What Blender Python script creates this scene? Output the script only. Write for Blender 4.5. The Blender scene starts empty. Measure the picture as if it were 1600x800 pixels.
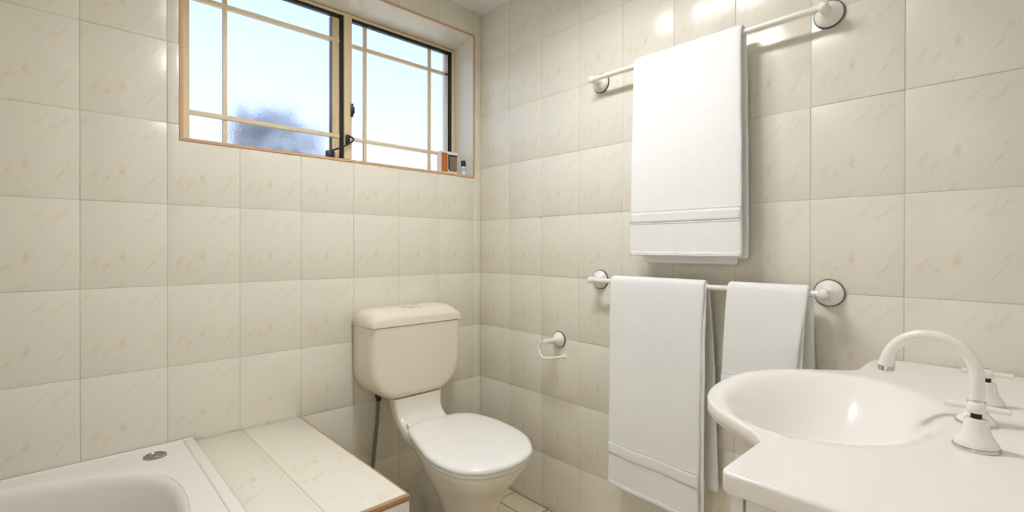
import bpy, bmesh, math, random
from mathutils import Vector, Matrix, noise
random.seed(7)
S = bpy.context.scene
COL = S.collection
# ---------------------------------------------------------------- camera
cam_d = bpy.data.cameras.new('camera'); cam = bpy.data.objects.new('camera', cam_d); COL.objects.link(cam)
cam_d.sensor_width = 36.0; cam_d.lens = 752.12 / 1600 * 36.0; cam_d.shift_y = -9.1 / 1600
cam_d.clip_start = 0.02
R_ = Vector((0.72850911, -0.68503388, 0.00174897)); U_ = Vector((0.00172719, 0.00438989, 0.99998887)); F_ = Vector((0.68503394, 0.72849798, -0.00438126))
m = Matrix.Identity(4)
for i in range(3):
    m[i][0] = R_[i]; m[i][1] = U_[i]; m[i][2] = -F_[i]
m[0][3], m[1][3], m[2][3] = -1.48556, -1.80226, 1.09029
cam.matrix_world = m
S.camera = cam
# ---------------------------------------------------------------- world, exposure
SKY_STRENGTH = 1.75
LAMP_STRENGTH = 86.0
LPX, LPY = -.72, -.90                     # ceiling fitting
HALL_FILL_STRENGTH = 18.0
S.view_settings.view_transform = 'Standard'; S.view_settings.look = 'None'
S.view_settings.exposure = 0.0; S.view_settings.gamma = 1.0; S.view_settings.use_curve_mapping = False
try:
    S.cycles.use_denoising = True
    S.cycles.max_bounces = 10; S.cycles.diffuse_bounces = 6; S.cycles.glossy_bounces = 4; S.cycles.transmission_bounces = 8
except Exception:
    pass
W = bpy.data.worlds.new('sky'); S.world = W; W.use_nodes = True
wn = W.node_tree.nodes; wl = W.node_tree.links
tc = wn.new('ShaderNodeTexCoord'); sx = wn.new('ShaderNodeSeparateXYZ'); cr = wn.new('ShaderNodeValToRGB')
wl.new(tc.outputs['Generated'], sx.inputs[0]); wl.new(sx.outputs['Z'], cr.inputs[0]); wl.new(cr.outputs[0], wn['Background'].inputs[0])
e = cr.color_ramp.elements
e[0].position = 0.0; e[0].color = (0.86, 0.92, 1.0, 1); e[1].position = 0.75; e[1].color = (0.30, 0.46, 1.0, 1)
n_ = e.new(0.22); n_.color = (0.58, 0.71, 1.0, 1)
wn['Background'].inputs[1].default_value = SKY_STRENGTH

# ---------------------------------------------------------------- helpers
def srgb(r, g, b):
    return tuple(((c / 255) / 12.92 if c / 255 <= 0.04045 else ((c / 255 + 0.055) / 1.055) ** 2.4) for c in (r, g, b)) + (1,)

def mat(name, col, rough=0.4, metal=0.0, **kw):
    m = bpy.data.materials.new(name); m.use_nodes = True
    b = m.node_tree.nodes['Principled BSDF']
    b.inputs['Base Color'].default_value = col if len(col) == 4 else tuple(col) + (1,)
    b.inputs['Roughness'].default_value = rough; b.inputs['Metallic'].default_value = metal
    for k, v in kw.items(): b.inputs[k.replace('_', ' ')].default_value = v
    return m

def add_noise(m, scale, amount, bump=0.0, bscale=None, detail=3):
    """small tone variation and fine relief"""
    nt = m.node_tree; b = nt.nodes['Principled BSDF']
    t = nt.nodes.new('ShaderNodeTexCoord')
    if amount:
        n = nt.nodes.new('ShaderNodeTexNoise'); n.inputs['Scale'].default_value = scale; n.inputs['Detail'].default_value = detail
        nt.links.new(t.outputs['Object'], n.inputs['Vector'])
        mx = nt.nodes.new('ShaderNodeMix'); mx.data_type = 'RGBA'
        c = b.inputs['Base Color'].default_value[:]
        mx.inputs[6].default_value = tuple(x * (1 - amount) for x in c[:3]) + (1,); mx.inputs[7].default_value = tuple(min(1, x * (1 + amount)) for x in c[:3]) + (1,)
        nt.links.new(n.outputs['Fac'], mx.inputs[0]); nt.links.new(mx.outputs[2], b.inputs['Base Color'])
    if bump:
        n2 = nt.nodes.new('ShaderNodeTexNoise'); n2.inputs['Scale'].default_value = bscale or scale; n2.inputs['Detail'].default_value = 2
        nt.links.new(t.outputs['Object'], n2.inputs['Vector'])
        bp = nt.nodes.new('ShaderNodeBump'); bp.inputs['Strength'].default_value = bump; bp.inputs['Distance'].default_value = 0.002
        nt.links.new(n2.outputs['Fac'], bp.inputs['Height']); nt.links.new(bp.outputs[0], b.inputs['Normal'])
    return m

def tile_mat(name, base, vein, grey, rough=0.25, strength=0.42):
    m = mat(name, base, rough, IOR=1.6); nt = m.node_tree; N = nt.nodes; L = nt.links; b = N['Principled BSDF']
    def math_(op, a, c=None):
        n = N.new('ShaderNodeMath'); n.operation = op
        for i, v in enumerate((a, c)):
            if v is None: continue
            if isinstance(v, (int, float)): n.inputs[i].default_value = v
            else: L.new(v, n.inputs[i])
        return n.outputs[0]
    t = N.new('ShaderNodeTexCoord')
    def streaks(ang, along, across, loc):
        a = N.new('ShaderNodeMapping'); a.inputs['Rotation'].default_value = (0, math.radians(ang), 0); L.new(t.outputs['Object'], a.inputs[0])
        c = N.new('ShaderNodeMapping'); c.inputs['Scale'].default_value = (along, 20, across); c.inputs['Location'].default_value = loc; L.new(a.outputs[0], c.inputs[0])
        return c.outputs[0]
    n1 = N.new('ShaderNodeTexNoise'); n1.inputs['Scale'].default_value = 1.0; n1.inputs['Detail'].default_value = 3; n1.inputs['Distortion'].default_value = 0.9
    L.new(streaks(52, 15, 66, (0.3, 0, 0.2)), n1.inputs['Vector'])
    r1 = N.new('ShaderNodeValToRGB'); r1.color_ramp.elements[0].position = 0.56; r1.color_ramp.elements[1].position = 0.66
    L.new(n1.outputs['Fac'], r1.inputs[0])
    # where on the tile the veins gather
    n2 = N.new('ShaderNodeTexNoise'); n2.inputs['Scale'].default_value = 13; n2.inputs['Detail'].default_value = 1
    L.new(t.outputs['Object'], n2.inputs['Vector'])
    r2 = N.new('ShaderNodeValToRGB'); r2.color_ramp.elements[0].position = 0.45; r2.color_ramp.elements[1].position = 0.60
    L.new(n2.outputs['Fac'], r2.inputs[0])
    mask = math_('MULTIPLY', math_('MULTIPLY', r1.outputs[0], r2.outputs[0]), strength)
    n3 = N.new('ShaderNodeTexNoise'); n3.inputs['Scale'].default_value = 1.0; n3.inputs['Detail'].default_value = 3; n3.inputs['Distortion'].default_value = 1.2
    L.new(streaks(60, 42, 105, (3.1, 0, 1.7)), n3.inputs['Vector'])
    r3 = N.new('ShaderNodeValToRGB'); r3.color_ramp.elements[0].position = 0.57; r3.color_ramp.elements[1].position = 0.70
    L.new(n3.outputs['Fac'], r3.inputs[0])
    mask2 = math_('MULTIPLY', math_('MULTIPLY', r3.outputs[0], r2.outputs[0]), strength * 0.6)
    a = N.new('ShaderNodeMix'); a.data_type = 'RGBA'; a.inputs[6].default_value = base; a.inputs[7].default_value = grey
    L.new(mask2, a.inputs[0])
    c = N.new('ShaderNodeMix'); c.data_type = 'RGBA'; c.inputs[7].default_value = vein
    L.new(a.outputs[2], c.inputs[6]); L.new(mask, c.inputs[0])
    oi = N.new('ShaderNodeObjectInfo')
    hs = N.new('ShaderNodeHueSaturation')
    L.new(math_('ADD', math_('MULTIPLY', oi.outputs['Random'], 0.014), 0.993), hs.inputs['Value']); L.new(c.outputs[2], hs.inputs['Color'])
    L.new(hs.outputs[0], b.inputs['Base Color'])
    nb = N.new('ShaderNodeTexNoise'); nb.inputs['Scale'].default_value = 9; nb.inputs['Detail'].default_value = 1
    L.new(t.outputs['Object'], nb.inputs['Vector'])
    bp = N.new('ShaderNodeBump'); bp.inputs['Strength'].default_value = 0.03; bp.inputs['Distance'].default_value = 0.004
    L.new(nb.outputs['Fac'], bp.inputs['Height']); L.new(bp.outputs[0], b.inputs['Normal'])
    return m

M = {}
M['tile'] = tile_mat('cream_veined_tile', srgb(231, 226, 212), srgb(224, 192, 156), srgb(200, 195, 178))
M['floor_tile'] = tile_mat('cream_floor_tile', srgb(216, 203, 176), srgb(205, 165, 120), srgb(190, 178, 150), 0.3, 0.3)
M['grout'] = add_noise(mat('pale_grout', srgb(208, 200, 182), 0.9), 60, 0.06)
M['dark_grout'] = add_noise(mat('dark_grout', srgb(92, 70, 48), 0.9), 60, 0.1)
M['ceiling'] = add_noise(mat('ceiling_paint', srgb(236, 234, 230), 0.85), 30, 0.01, 0.05, 200)
M['wall_plain'] = add_noise(mat('cream_wall', srgb(228, 225, 216), 0.25), 12, 0.03)
M['trim_peach'] = mat('peach_edge_trim', srgb(208, 168, 130), 0.4)
M['trim_brown'] = add_noise(mat('brown_edge_trim', srgb(176, 140, 100), 0.45), 40, 0.08)
M['frame'] = mat('cream_aluminium', srgb(233, 214, 176), 0.35)
M['black'] = mat('black_rubber', srgb(14, 14, 16), 0.45)
M['dark_blue'] = mat('dark_latch', srgb(20, 22, 48), 0.35)
M['ceramic'] = mat('white_ceramic', srgb(238, 233, 226), 0.12)
M['acrylic'] = mat('white_acrylic', srgb(236, 233, 228), 0.18)
M['cistern'] = mat('cream_plastic', srgb(232, 224, 205), 0.28)
M['seat'] = mat('white_plastic_seat', srgb(240, 238, 234), 0.16)
M['neck'] = mat('offwhite_vitreous_china', srgb(232, 226, 214), 0.14)
M['pan'] = mat('offwhite_china_pan', srgb(236, 228, 217), 0.16)
M['trap'] = mat('grey_white_pvc', srgb(208, 204, 196), 0.4)
M['chrome'] = mat('chrome', (0.62, 0.62, 0.62), 0.18, 1.0)
M['dark_chrome'] = mat('dull_chrome', (0.36, 0.35, 0.33), 0.3, 1.0)
M['satin'] = mat('satin_silver', srgb(222, 222, 222), 0.35, 0.35)
M['white_enamel'] = mat('white_enamel', srgb(240, 236, 228), 0.22)
M['steel_ring'] = mat('grey_rubber_ring', srgb(96, 98, 96), 0.4)
M['hose'] = add_noise(mat('grey_braided_hose', srgb(124, 132, 122), 0.4, 0.3), 300, 0.35, 0.5, 500)
M['hose_nut'] = mat('dark_brass_nut', srgb(58, 52, 42), 0.4, 0.6)
M['towel'] = add_noise(mat('white_terry', srgb(244, 243, 242), 0.95, Sheen_Weight=0.15), 14, 0.012, 0.7, 420)
M['towel_band'] = add_noise(mat('white_flat_weave', srgb(238, 237, 236), 0.85), 30, 0.01, 0.25, 700)
M['vanity_top'] = mat('white_cultured_marble', srgb(243, 238, 232), 0.14)
M['cabinet'] = mat('white_laminate', srgb(226, 223, 218), 0.35)
M['mirror'] = mat('mirror_glass', (0.9, 0.9, 0.9), 0.01, 1.0)
M['lamp_rim'] = mat('lamp_rim_white', srgb(240, 238, 234), 0.4)
M['leaf'] = add_noise(mat('dark_leaf', srgb(60, 78, 70), 0.6), 40, 0.3)
M['carton'] = mat('white_carton', srgb(238, 232, 220), 0.5)
M['orange'] = add_noise(mat('orange_brown_print', srgb(186, 104, 52), 0.5), 120, 0.5)
M['greyprint'] = add_noise(mat('grey_brown_print', srgb(128, 112, 100), 0.5), 80, 0.3)
M['label_blue'] = mat('pale_teal_label', srgb(168, 206, 204), 0.5)
M['lamp'] = bpy.data.materials.new('lamp_diffuser'); M['lamp'].use_nodes = True
b_ = M['lamp'].node_tree.nodes['Principled BSDF']; b_.inputs['Base Color'].default_value = (1, 1, 1, 1)
b_.inputs['Emission Color'].default_value = (0.97, 0.985, 1.0, 1); b_.inputs['Emission Strength'].default_value = LAMP_STRENGTH
# frosted glass
g = bpy.data.materials.new('frosted_glass'); g.use_nodes = True; M['glass'] = g
gb = g.node_tree.nodes['Principled BSDF']
gb.inputs['Base Color'].default_value = (0.96, 0.98, 1.0, 1); gb.inputs['Roughness'].default_value = 0.33
gb.inputs['Transmission Weight'].default_value = 1.0; gb.inputs['IOR'].default_value = 1.3
gt = g.node_tree.nodes.new('ShaderNodeTexCoord'); gn = g.node_tree.nodes.new('ShaderNodeTexNoise'); gbp = g.node_tree.nodes.new('ShaderNodeBump')
gn.inputs['Scale'].default_value = 130; gn.inputs['Detail'].default_value = 3
gbp.inputs['Strength'].default_value = 1.0; gbp.inputs['Distance'].default_value = 0.002
g.node_tree.links.new(gt.outputs['Object'], gn.inputs['Vector']); g.node_tree.links.new(gn.outputs['Fac'], gbp.inputs['Height']); g.node_tree.links.new(gbp.outputs[0], gb.inputs['Normal'])

def link(name, me, m=None, parent=None, smooth=False, loc=None):
    o = bpy.data.objects.new(name, me); COL.objects.link(o)
    if m is not None and not me.materials: me.materials.append(M[m] if isinstance(m, str) else m)
    if parent is not None: o.parent = parent
    if loc is not None: o.location = loc
    if smooth:
        for p in me.polygons: p.use_smooth = True
    return o

def from_bm(name, bm, m, parent=None, smooth=False, angle=None, loc=None):
    me = bpy.data.meshes.new(name)
    bmesh.ops.recalc_face_normals(bm, faces=bm.faces[:]); bm.to_mesh(me); bm.free()
    o = link(name, me, m, parent, smooth, loc)
    if angle is not None:
        for p in me.polygons: p.use_smooth = True
        me.set_sharp_from_angle(angle=math.radians(angle))
    return o

def add_box(bm, x0, x1, y0, y1, z0, z1, bev=0.0, seg=1):
    vs = [bm.verts.new((x, y, z)) for x in (x0, x1) for y in (y0, y1) for z in (z0, z1)]
    q = [(0, 1, 3, 2), (4, 6, 7, 5), (0, 4, 5, 1), (2, 3, 7, 6), (0, 2, 6, 4), (1, 5, 7, 3)]
    fs = [bm.faces.new([vs[i] for i in f]) for f in q]
    if bev:
        ed = list({e for f in fs for e in f.edges})
        bmesh.ops.bevel(bm, geom=ed, offset=bev, segments=seg, affect='EDGES', profile=0.5)

def box(name, x0, x1, y0, y1, z0, z1, m, parent=None, bev=0.0, seg=2):
    bm = bmesh.new(); add_box(bm, x0, x1, y0, y1, z0, z1, bev, seg)
    return from_bm(name, bm, m, parent, angle=40 if bev else None)

def add_rings(bm, rings, cap0=True, cap1=True, closed=True):
    V = [[bm.verts.new(p) for p in r] for r in rings]
    n = len(V[0])
    for a, b in zip(V, V[1:]):
        for i in range(n if closed else n - 1):
            j = (i + 1) % n
            bm.faces.new((a[i], a[j], b[j], b[i]))
    if cap0: bm.faces.new(V[0][::-1])
    if cap1: bm.faces.new(V[-1])
    return V

def rings_obj(name, rings, m, parent=None, cap0=True, cap1=True, angle=50):
    bm = bmesh.new(); add_rings(bm, rings, cap0, cap1)
    return from_bm(name, bm, m, parent, angle=angle)

def lathe(name, prof, origin, axis, m, parent=None, n=32, angle=40):
    """prof: list of (radius, height along axis)"""
    ax = Vector(axis).normalized(); u = ax.orthogonal().normalized(); v = ax.cross(u); o = Vector(origin)
    rings = [[o + ax * h + (u * math.cos(2 * math.pi * k / n) + v * math.sin(2 * math.pi * k / n)) * max(r, 1e-4) for k in range(n)] for r, h in prof]
    return rings_obj(name, rings, m, parent, angle=angle)

def add_tube(bm, pts, r, n=16):
    pts = [Vector(p) for p in pts]; rr = r if isinstance(r, (list, tuple)) else [r] * len(pts)
    t0 = (pts[1] - pts[0]).normalized(); u = t0.orthogonal().normalized(); rings = []
    for i, p in enumerate(pts):
        t = (pts[min(i + 1, len(pts) - 1)] - pts[max(i - 1, 0)]).normalized()
        u = (u - t * u.dot(t)).normalized(); v = t.cross(u)
        rings.append([p + (u * math.cos(2 * math.pi * k / n) + v * math.sin(2 * math.pi * k / n)) * rr[i] for k in range(n)])
    add_rings(bm, rings)

def tube(name, pts, r, m, parent=None, n=16, angle=50):
    bm = bmesh.new(); add_tube(bm, pts, r, n)
    return from_bm(name, bm, m, parent, angle=angle)

def smooth_path(pts, k=8):
    """Catmull-Rom through the points"""
    P = [Vector(p) for p in pts]; P = [P[0] * 2 - P[1]] + P + [P[-1] * 2 - P[-2]]; out = []
    for i in range(1, len(P) - 2):
        a, b, c, d = P[i - 1:i + 3]
        for j in range(k):
            t = j / k
            out.append(0.5 * ((2 * b) + (c - a) * t + (2 * a - 5 * b + 4 * c - d) * t * t + (3 * b - a - 3 * c + d) * t ** 3))
    out.append(P[-2]); return out

def thing(name, label, cat, loc=(0, 0, 0), group=None):
    o = bpy.data.objects.new(name, None); COL.objects.link(o); o.location = loc
    o['label'] = label; o['category'] = cat
    if group: o['group'] = group
    return o
def reparent_keep(t):
    """children were built in world coordinates: undo the empty's offset"""
    for c in t.children: c.location = Vector(c.location) - Vector(t.location)
def tag(o, label, cat, group=None):
    o['label'] = label; o['category'] = cat
    if group: o['group'] = group
    return o
def struct(o, label=None, cat=None):
    o['kind'] = 'structure'
    if label: o['label'] = label
    if cat: o['category'] = cat
    return o
def interp(tab, x):
    for (a, fa), (b, fb) in zip(tab, tab[1:]):
        if (a <= x <= b) or (a >= x >= b):
            t = (x - a) / (b - a); return fa + (fb - fa) * t
    return tab[0][1] if abs(x - tab[0][0]) < abs(x - tab[-1][0]) else tab[-1][1]

# ---------------------------------------------------------------- room shell
XL, YF, ZC = -2.62, -2.04, 2.223           # left wall, front wall, ceiling
OX0, OX1, OZ0, OZ1 = -1.203, -0.046, 1.434, 2.098   # window opening
GAP = 0.0018; TT = 0.007; REC = 0.0010      # joint width, tile thickness, joint depth
floor = struct(box('floor', XL - .1, .1, YF - .1, .2, -.1, -0.003, 'dark_grout'), 'cream tiled bathroom floor with dark grout joints', 'floor')
wall_right = struct(box('wall_right', REC, .12, YF - .1, REC, -.05, ZC + .1, 'grout'), 'right wall of cream veined tiles behind the towels', 'wall')
DY0, DY1, DZ = -1.94, -1.04, 2.04             # doorway added in the left wall to let fill light in
bm = bmesh.new()
for a in ((YF, DY0, -.05, ZC + .1), (DY1, .0, -.05, ZC + .1), (DY0, DY1, DZ, ZC + .1)): add_box(bm, XL - .1, XL, a[0], a[1], a[2], a[3])
wall_left = struct(from_bm('wall_left', bm, 'wall_plain'), 'left end wall beyond the bath, with an open doorway added for fill light', 'wall')
wall_front = struct(box('wall_front', XL - .1, REC, YF - .1, YF, -.05, ZC + .1, 'wall_plain'), 'wall behind the vanity and the photographer', 'wall')
# unseen white hallway, added to bounce fill light through the doorway
HX0, HX1, HY0, HY1, HZ = -4.0, XL - .1, -2.3, -.7, 2.4
struct(box('wall_added_hall_left', HX0, HX1, HY0 - .05, HY0, 0, HZ, 'ceiling')); struct(box('wall_added_hall_right', HX0, HX1, HY1, HY1 + .05, 0, HZ, 'ceiling'))
struct(box('wall_added_hall_end', HX0 - .05, HX0, HY0 - .05, HY1 + .05, 0, HZ, 'ceiling'))
struct(box('floor_added_hall', HX0, HX1, HY0, HY1, -.05, 0.0, 'wall_plain')); struct(box('ceiling_added_hall', HX0 - .05, HX1, HY0 - .05, HY1 + .05, HZ, HZ + .05, 'ceiling'))
struct(box('wall_added_hall_lintel', HX1, HX1 + .04, HY0 - .05, HY1 + .05, ZC + .1, HZ, 'ceiling'))
trim_4 = bpy.data.objects.new('trim_4', None); COL.objects.link(trim_4); struct(trim_4, 'white painted frame of the added open doorway', 'trim')
for a in ((DY0, DY0 + .02, 0, DZ - .02), (DY1 - .02, DY1, 0, DZ - .02), (DY0, DY1, DZ - .02, DZ)): box('jamb', XL - .11, XL + .01, a[0], a[1], a[2], a[3], 'ceiling', trim_4)
ceiling = struct(box('ceiling', XL - .1, .12, YF - .1, .3, ZC, ZC + .1, 'ceiling'), 'flat white painted ceiling', 'ceiling')
# window wall with a real opening
bm = bmesh.new(); WT = 0.24
for a in ((XL - .1, OX0 - .009, -.05, ZC + .1), (OX1 + .009, .12, -.05, ZC + .1), (OX0 - .009, OX1 + .009, -.05, OZ0 - .009), (OX0 - .009, OX1 + .009, OZ1 + .021, ZC + .1)):
    add_box(bm, a[0], a[1], REC, WT, a[2], a[3])
wall_back = struct(from_bm('wall_back', bm, 'grout'), 'wall of cream veined tiles with the window', 'wall')

def poly_tile(pts, t=TT, bev=0.0010):
    """flat tile from a polygon in local x,z; front face at y = 0, body behind it (+y)"""
    bm = bmesh.new()
    f = bm.faces.new([bm.verts.new((x, 0, z)) for x, z in pts])
    ex = bmesh.ops.extrude_face_region(bm, geom=[f])
    for v in ex['geom']:
        if isinstance(v, bmesh.types.BMVert): v.co.y += t
    bm.edges.ensure_lookup_table()
    fe = [e for e in bm.edges if all(abs(v.co.y) < 1e-9 for v in e.verts)]
    bmesh.ops.bevel(bm, geom=fe, offset=bev, segments=2, affect='EDGES', profile=0.5)
    bmesh.ops.recalc_face_normals(bm, faces=bm.faces[:])
    me = bpy.data.meshes.new('tile'); bm.to_mesh(me); bm.free()
    for p in me.polygons: p.use_smooth = True
    me.set_sharp_from_angle(angle=math.radians(50))
    return me
TILE_CACHE = {}; I4 = Matrix.Identity(4)
def place_tile(parent, pts, centre, mtx, m='tile', name='tile', t=TT, bev=0.0010, tilt=True):
    key = (tuple((round(x, 4), round(z, 4)) for x, z in pts), m, t)
    if key not in TILE_CACHE:
        me = poly_tile(pts, t, bev); me.materials.append(M[m]); TILE_CACHE[key] = me
    o = bpy.data.objects.new(name, TILE_CACHE[key]); COL.objects.link(o)
    o.parent = parent
    tl = Matrix.Rotation(math.radians(random.gauss(0, .16)), 4, 'X') @ Matrix.Rotation(math.radians(random.gauss(0, .16)), 4, 'Z') if tilt else I4
    o.matrix_local = Matrix.Translation(centre) @ mtx @ tl
    return o
def rect_minus(x0, x1, z0, z1, hole):
    """corner points of a rectangle minus the opening (empty list if swallowed)"""
    hx0, hx1, hz0, hz1 = hole
    if x1 <= hx0 or x0 >= hx1 or z1 <= hz0 or z0 >= hz1: return [(x0, z0), (x1, z0), (x1, z1), (x0, z1)]
    l, r, lo, hi = x0 < hx0 - .004, x1 > hx1 + .004, z0 < hz0 - .004, z1 > hz1 + .004
    if lo and not l and not r: return [(x0, z0), (x1, z0), (x1, hz0), (x0, hz0)]
    if hi and not l and not r: return [(x0, hz1), (x1, hz1), (x1, z1), (x0, z1)]
    if l and not lo and not hi: return [(x0, z0), (hx0, z0), (hx0, z1), (x0, z1)]
    if r and not lo and not hi: return [(hx1, z0), (x1, z0), (x1, z1), (hx1, z1)]
    if l and lo: return [(x0, z0), (x1, z0), (x1, hz0), (hx0, hz0), (hx0, z1), (x0, z1)]
    if r and lo: return [(x0, z0), (x1, z0), (x1, z1), (hx1, z1), (hx1, hz0), (x0, hz0)]
    if l and hi: return [(x0, z0), (hx0, z0), (hx0, hz1), (x1, hz1), (x1, z1), (x0, z1)]
    if r and hi: return [(hx1, z0), (x1, z0), (x1, z1), (x0, z1), (x0, hz1), (hx1, hz1)]
    return []
ZJ = [0.0, 0.223, 0.473, 0.723, 0.973, 1.223, 1.473, 1.723, 1.973, ZC]
XJ = [0.0, -0.044] + [-(0.244 + 0.2 * k) for k in range(12)]
XJ[-1] = XL
h = GAP / 2; TR = 0.010
HOLE = (OX0 - TR, OX1 + TR, OZ0 - TR, OZ1 + TR)
for i in range(len(XJ) - 1):
    xa, xb = XJ[i + 1], XJ[i]
    full_c = (xa + 0.1) if i < len(XJ) - 2 else xb - 0.1
    for j in range(len(ZJ) - 1):
        za, zb = ZJ[j], ZJ[j + 1]; zc = zb - 0.125
        if zb < 0.48 and xb < -1.0: continue          # behind the bath
        P = rect_minus(xa + h, xb - (h if i else 0), za + h, zb - h, HOLE)
        if P: place_tile(wall_back, [(x - full_c, z - zc) for x, z in P], (full_c, 0, zc), I4)
YJ = [0.0] + [-(0.2046 + 0.2 * k) for k in range(9)] + [YF]
RZ = Matrix.Rotation(math.radians(-90), 4, 'Z')      # local -y (front) to world -x ; local x to world -y
for i in range(len(YJ) - 1):
    ya, yb = YJ[i], YJ[i + 1]; yc = ya - 0.1
    for j in range(len(ZJ) - 1):
        za, zb = ZJ[j], ZJ[j + 1]; zc = zb - 0.125
        x0, x1 = (yc - ya) + h, (yc - yb) - h
        place_tile(wall_right, [(x0, za + h - zc), (x1, za + h - zc), (x1, zb - h - zc), (x0, zb - h - zc)], (0, yc, zc), RZ)
# floor tiles
RX = Matrix.Rotation(math.radians(-90), 4, 'X')      # local -y to world +z ; local z to world y
hf = 0.0028
fx = [0.0] + [-(0.108 + 0.2 * k) for k in range(13)]
fy = [0.0, -0.044] + [-(0.244 + 0.2 * k) for k in range(9)] + [YF]
for i in range(len(fx) - 1):
    for j in range(len(fy) - 1):
        xa, xb, ya, yb = max(fx[i + 1], XL), fx[i], fy[j + 1], fy[j]
        if xa < -0.85 and yb > -0.76: continue
        if xb - xa < .02: continue
        cx, cy = xa + 0.1, ya + 0.1
        # local (x, z) -> world (x, y): RX maps local z to world  y
        place_tile(floor, [(xa + hf - cx, ya + hf - cy), (xb - hf - cx, ya + hf - cy), (xb - hf - cx, yb - hf - cy), (xa + hf - cx, yb - hf - cy)],
                   (cx, cy, 0), RX, 'floor_tile')
# ceiling bead
trim_2 = struct(box('trim_2', -0.014, 0.0, YF, 0.0, ZC - 0.016, ZC, 'ceiling'), 'thin white bead where right wall meets ceiling', 'trim')
trim_3 = struct(box('trim_3', XL, -0.014, -0.006, 0.0, ZC - 0.008, ZC, 'ceiling'), 'thin white bead where window wall meets ceiling', 'trim')

# ---------------------------------------------------------------- window
FY = 0.145                                   # depth of the window frame behind the tile face
# lining of the opening: each side a slab of its own
ZB = 2.073                                   # soffit drops a little towards the frame
bm = bmesh.new(); add_rings(bm, [[(OX0, .0035, OZ1), (OX1, .0035, OZ1), (OX1, FY + .06, ZB - .006), (OX0, FY + .06, ZB - .006)], [(OX0, .0035, OZ1 + .02), (OX1, .0035, OZ1 + .02), (OX1, FY + .06, OZ1 + .02), (OX0, FY + .06, OZ1 + .02)]])
from_bm('reveal_lining', bm, 'tile', wall_back)
box('reveal_lining', OX1, OX1 + .008, 0.0035, FY + .06, OZ0, OZ1, 'tile', wall_back)
box('reveal_lining', OX0 - .008, OX0, 0.0035, FY + .06, OZ0, OZ1, 'tile', wall_back)
box('reveal_lining', OX0, OX1, 0.0035, FY + .06, OZ0 - .008, OZ0, 'tile', wall_back)
trim_1 = bpy.data.objects.new('trim_1', None); COL.objects.link(trim_1); struct(trim_1, 'thin peach edging around the window opening', 'trim')
for a in ((OX0 - TR, OX0, OZ0 - TR, OZ1 + TR), (OX1, OX1 + TR, OZ0 - TR, OZ1 + TR), (OX0, OX1, OZ0 - TR, OZ0), (OX0, OX1, OZ1, OZ1 + TR)):
    box('edge_strip', a[0], a[1], -0.003, 0.004, a[2], a[3], 'trim_peach', trim_1, 0.001, 1)
FX0, FX1 = OX0 + .001, OX1 - .001; FZ0, FZ1 = OZ0 + .001, ZB - 0.001
bm = bmesh.new()
add_box(bm, FX0, FX0 + 0.040, FY, FY + .05, FZ0, FZ1, .002)
add_box(bm, FX1 - 0.019, FX1, FY, FY + .05, FZ0, FZ1, .002)
add_box(bm, FX0 + .04, FX1 - .019, FY, FY + .05, FZ1 - 0.012, FZ1, .002)
add_box(bm, FX0 + .04, FX1 - .019, FY, FY + .05, FZ0, FZ0 + 0.028, .002)
window_1 = struct(from_bm('window_1', bm, 'frame', angle=40), 'cream framed sliding window with frosted panes and glazing bars', 'window')
GY = FY + 0.026
def wbox(name, x0, x1, y0, y1, z0, z1, m, bev=.0015): return box(name, x0, x1, y0, y1, z0, z1, m, window_1, bev, 1)
wbox('mullion', -0.620, -0.592, FY - .006, FY + .045, FZ0 + .028, FZ1 - .012, 'frame')
wbox('mullion_bead', -0.592, -0.583, FY + .002, FY + .03, FZ0 + .028, FZ1 - .012, 'frame')
ZT = FZ1 - .012
# black seals
wbox('gasket', -1.162, -0.633, FY + .004, FY + .02, ZT - .014, ZT, 'black', 0)
wbox('gasket', -0.633, -0.620, FY + .002, FY + .02, FZ0 + .028, ZT, 'black', 0)
wbox('gasket', -0.583, -0.080, FY + .004, FY + .02, ZT - .014, ZT, 'black', 0)
wbox('gasket', -0.080, -0.066, FY + .002, FY + .02, 1.55, ZT, 'black', 0)
# sash stile of the left light, ribbed
st = wbox('stile', -0.664, -0.633, FY + .012, FY + .034, FZ0 + .028, ZT - .014, 'frame')
for k in range(3): box('rib', -0.659 + k * .009, -0.655 + k * .009, FY + .009, FY + .012, FZ0 + .03, ZT - .016, 'frame', st)
wbox('gasket', -0.668, -0.664, FY + .012, FY + .034, FZ0 + .028, ZT - .014, 'steel_ring', 0)
wbox('stile', -0.1, -0.080, FY + .012, FY + .034, FZ0 + .028, ZT - .014, 'seat')
# frosted panes
wbox('pane', -1.164, -0.664, GY, GY + .005, FZ0 + .025, ZT, 'glass', 0)
wbox('pane', -0.592, -0.090, GY, GY + .005, FZ0 + .025, ZT, 'glass', 0)
# glazing bars
BY0, BY1 = FY + .014, FY + .026
for x, w in ((-1.0525, .0075), (-0.517, .0075), (-0.186, .0075)):
    wbox('glazing_bar', x - w, x + w, BY0, BY1, FZ0 + .028, ZT - .002, 'frame')
for z in (1.951, 1.5545):
    wbox('glazing_bar', -1.163, -0.634, BY0 - .008, BY1, z - .0075, z + .0075, 'frame')
    wbox('glazing_bar', -0.583, -0.081, BY0 - .002, BY1, z - .0095, z + .0055, 'frame')
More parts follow.
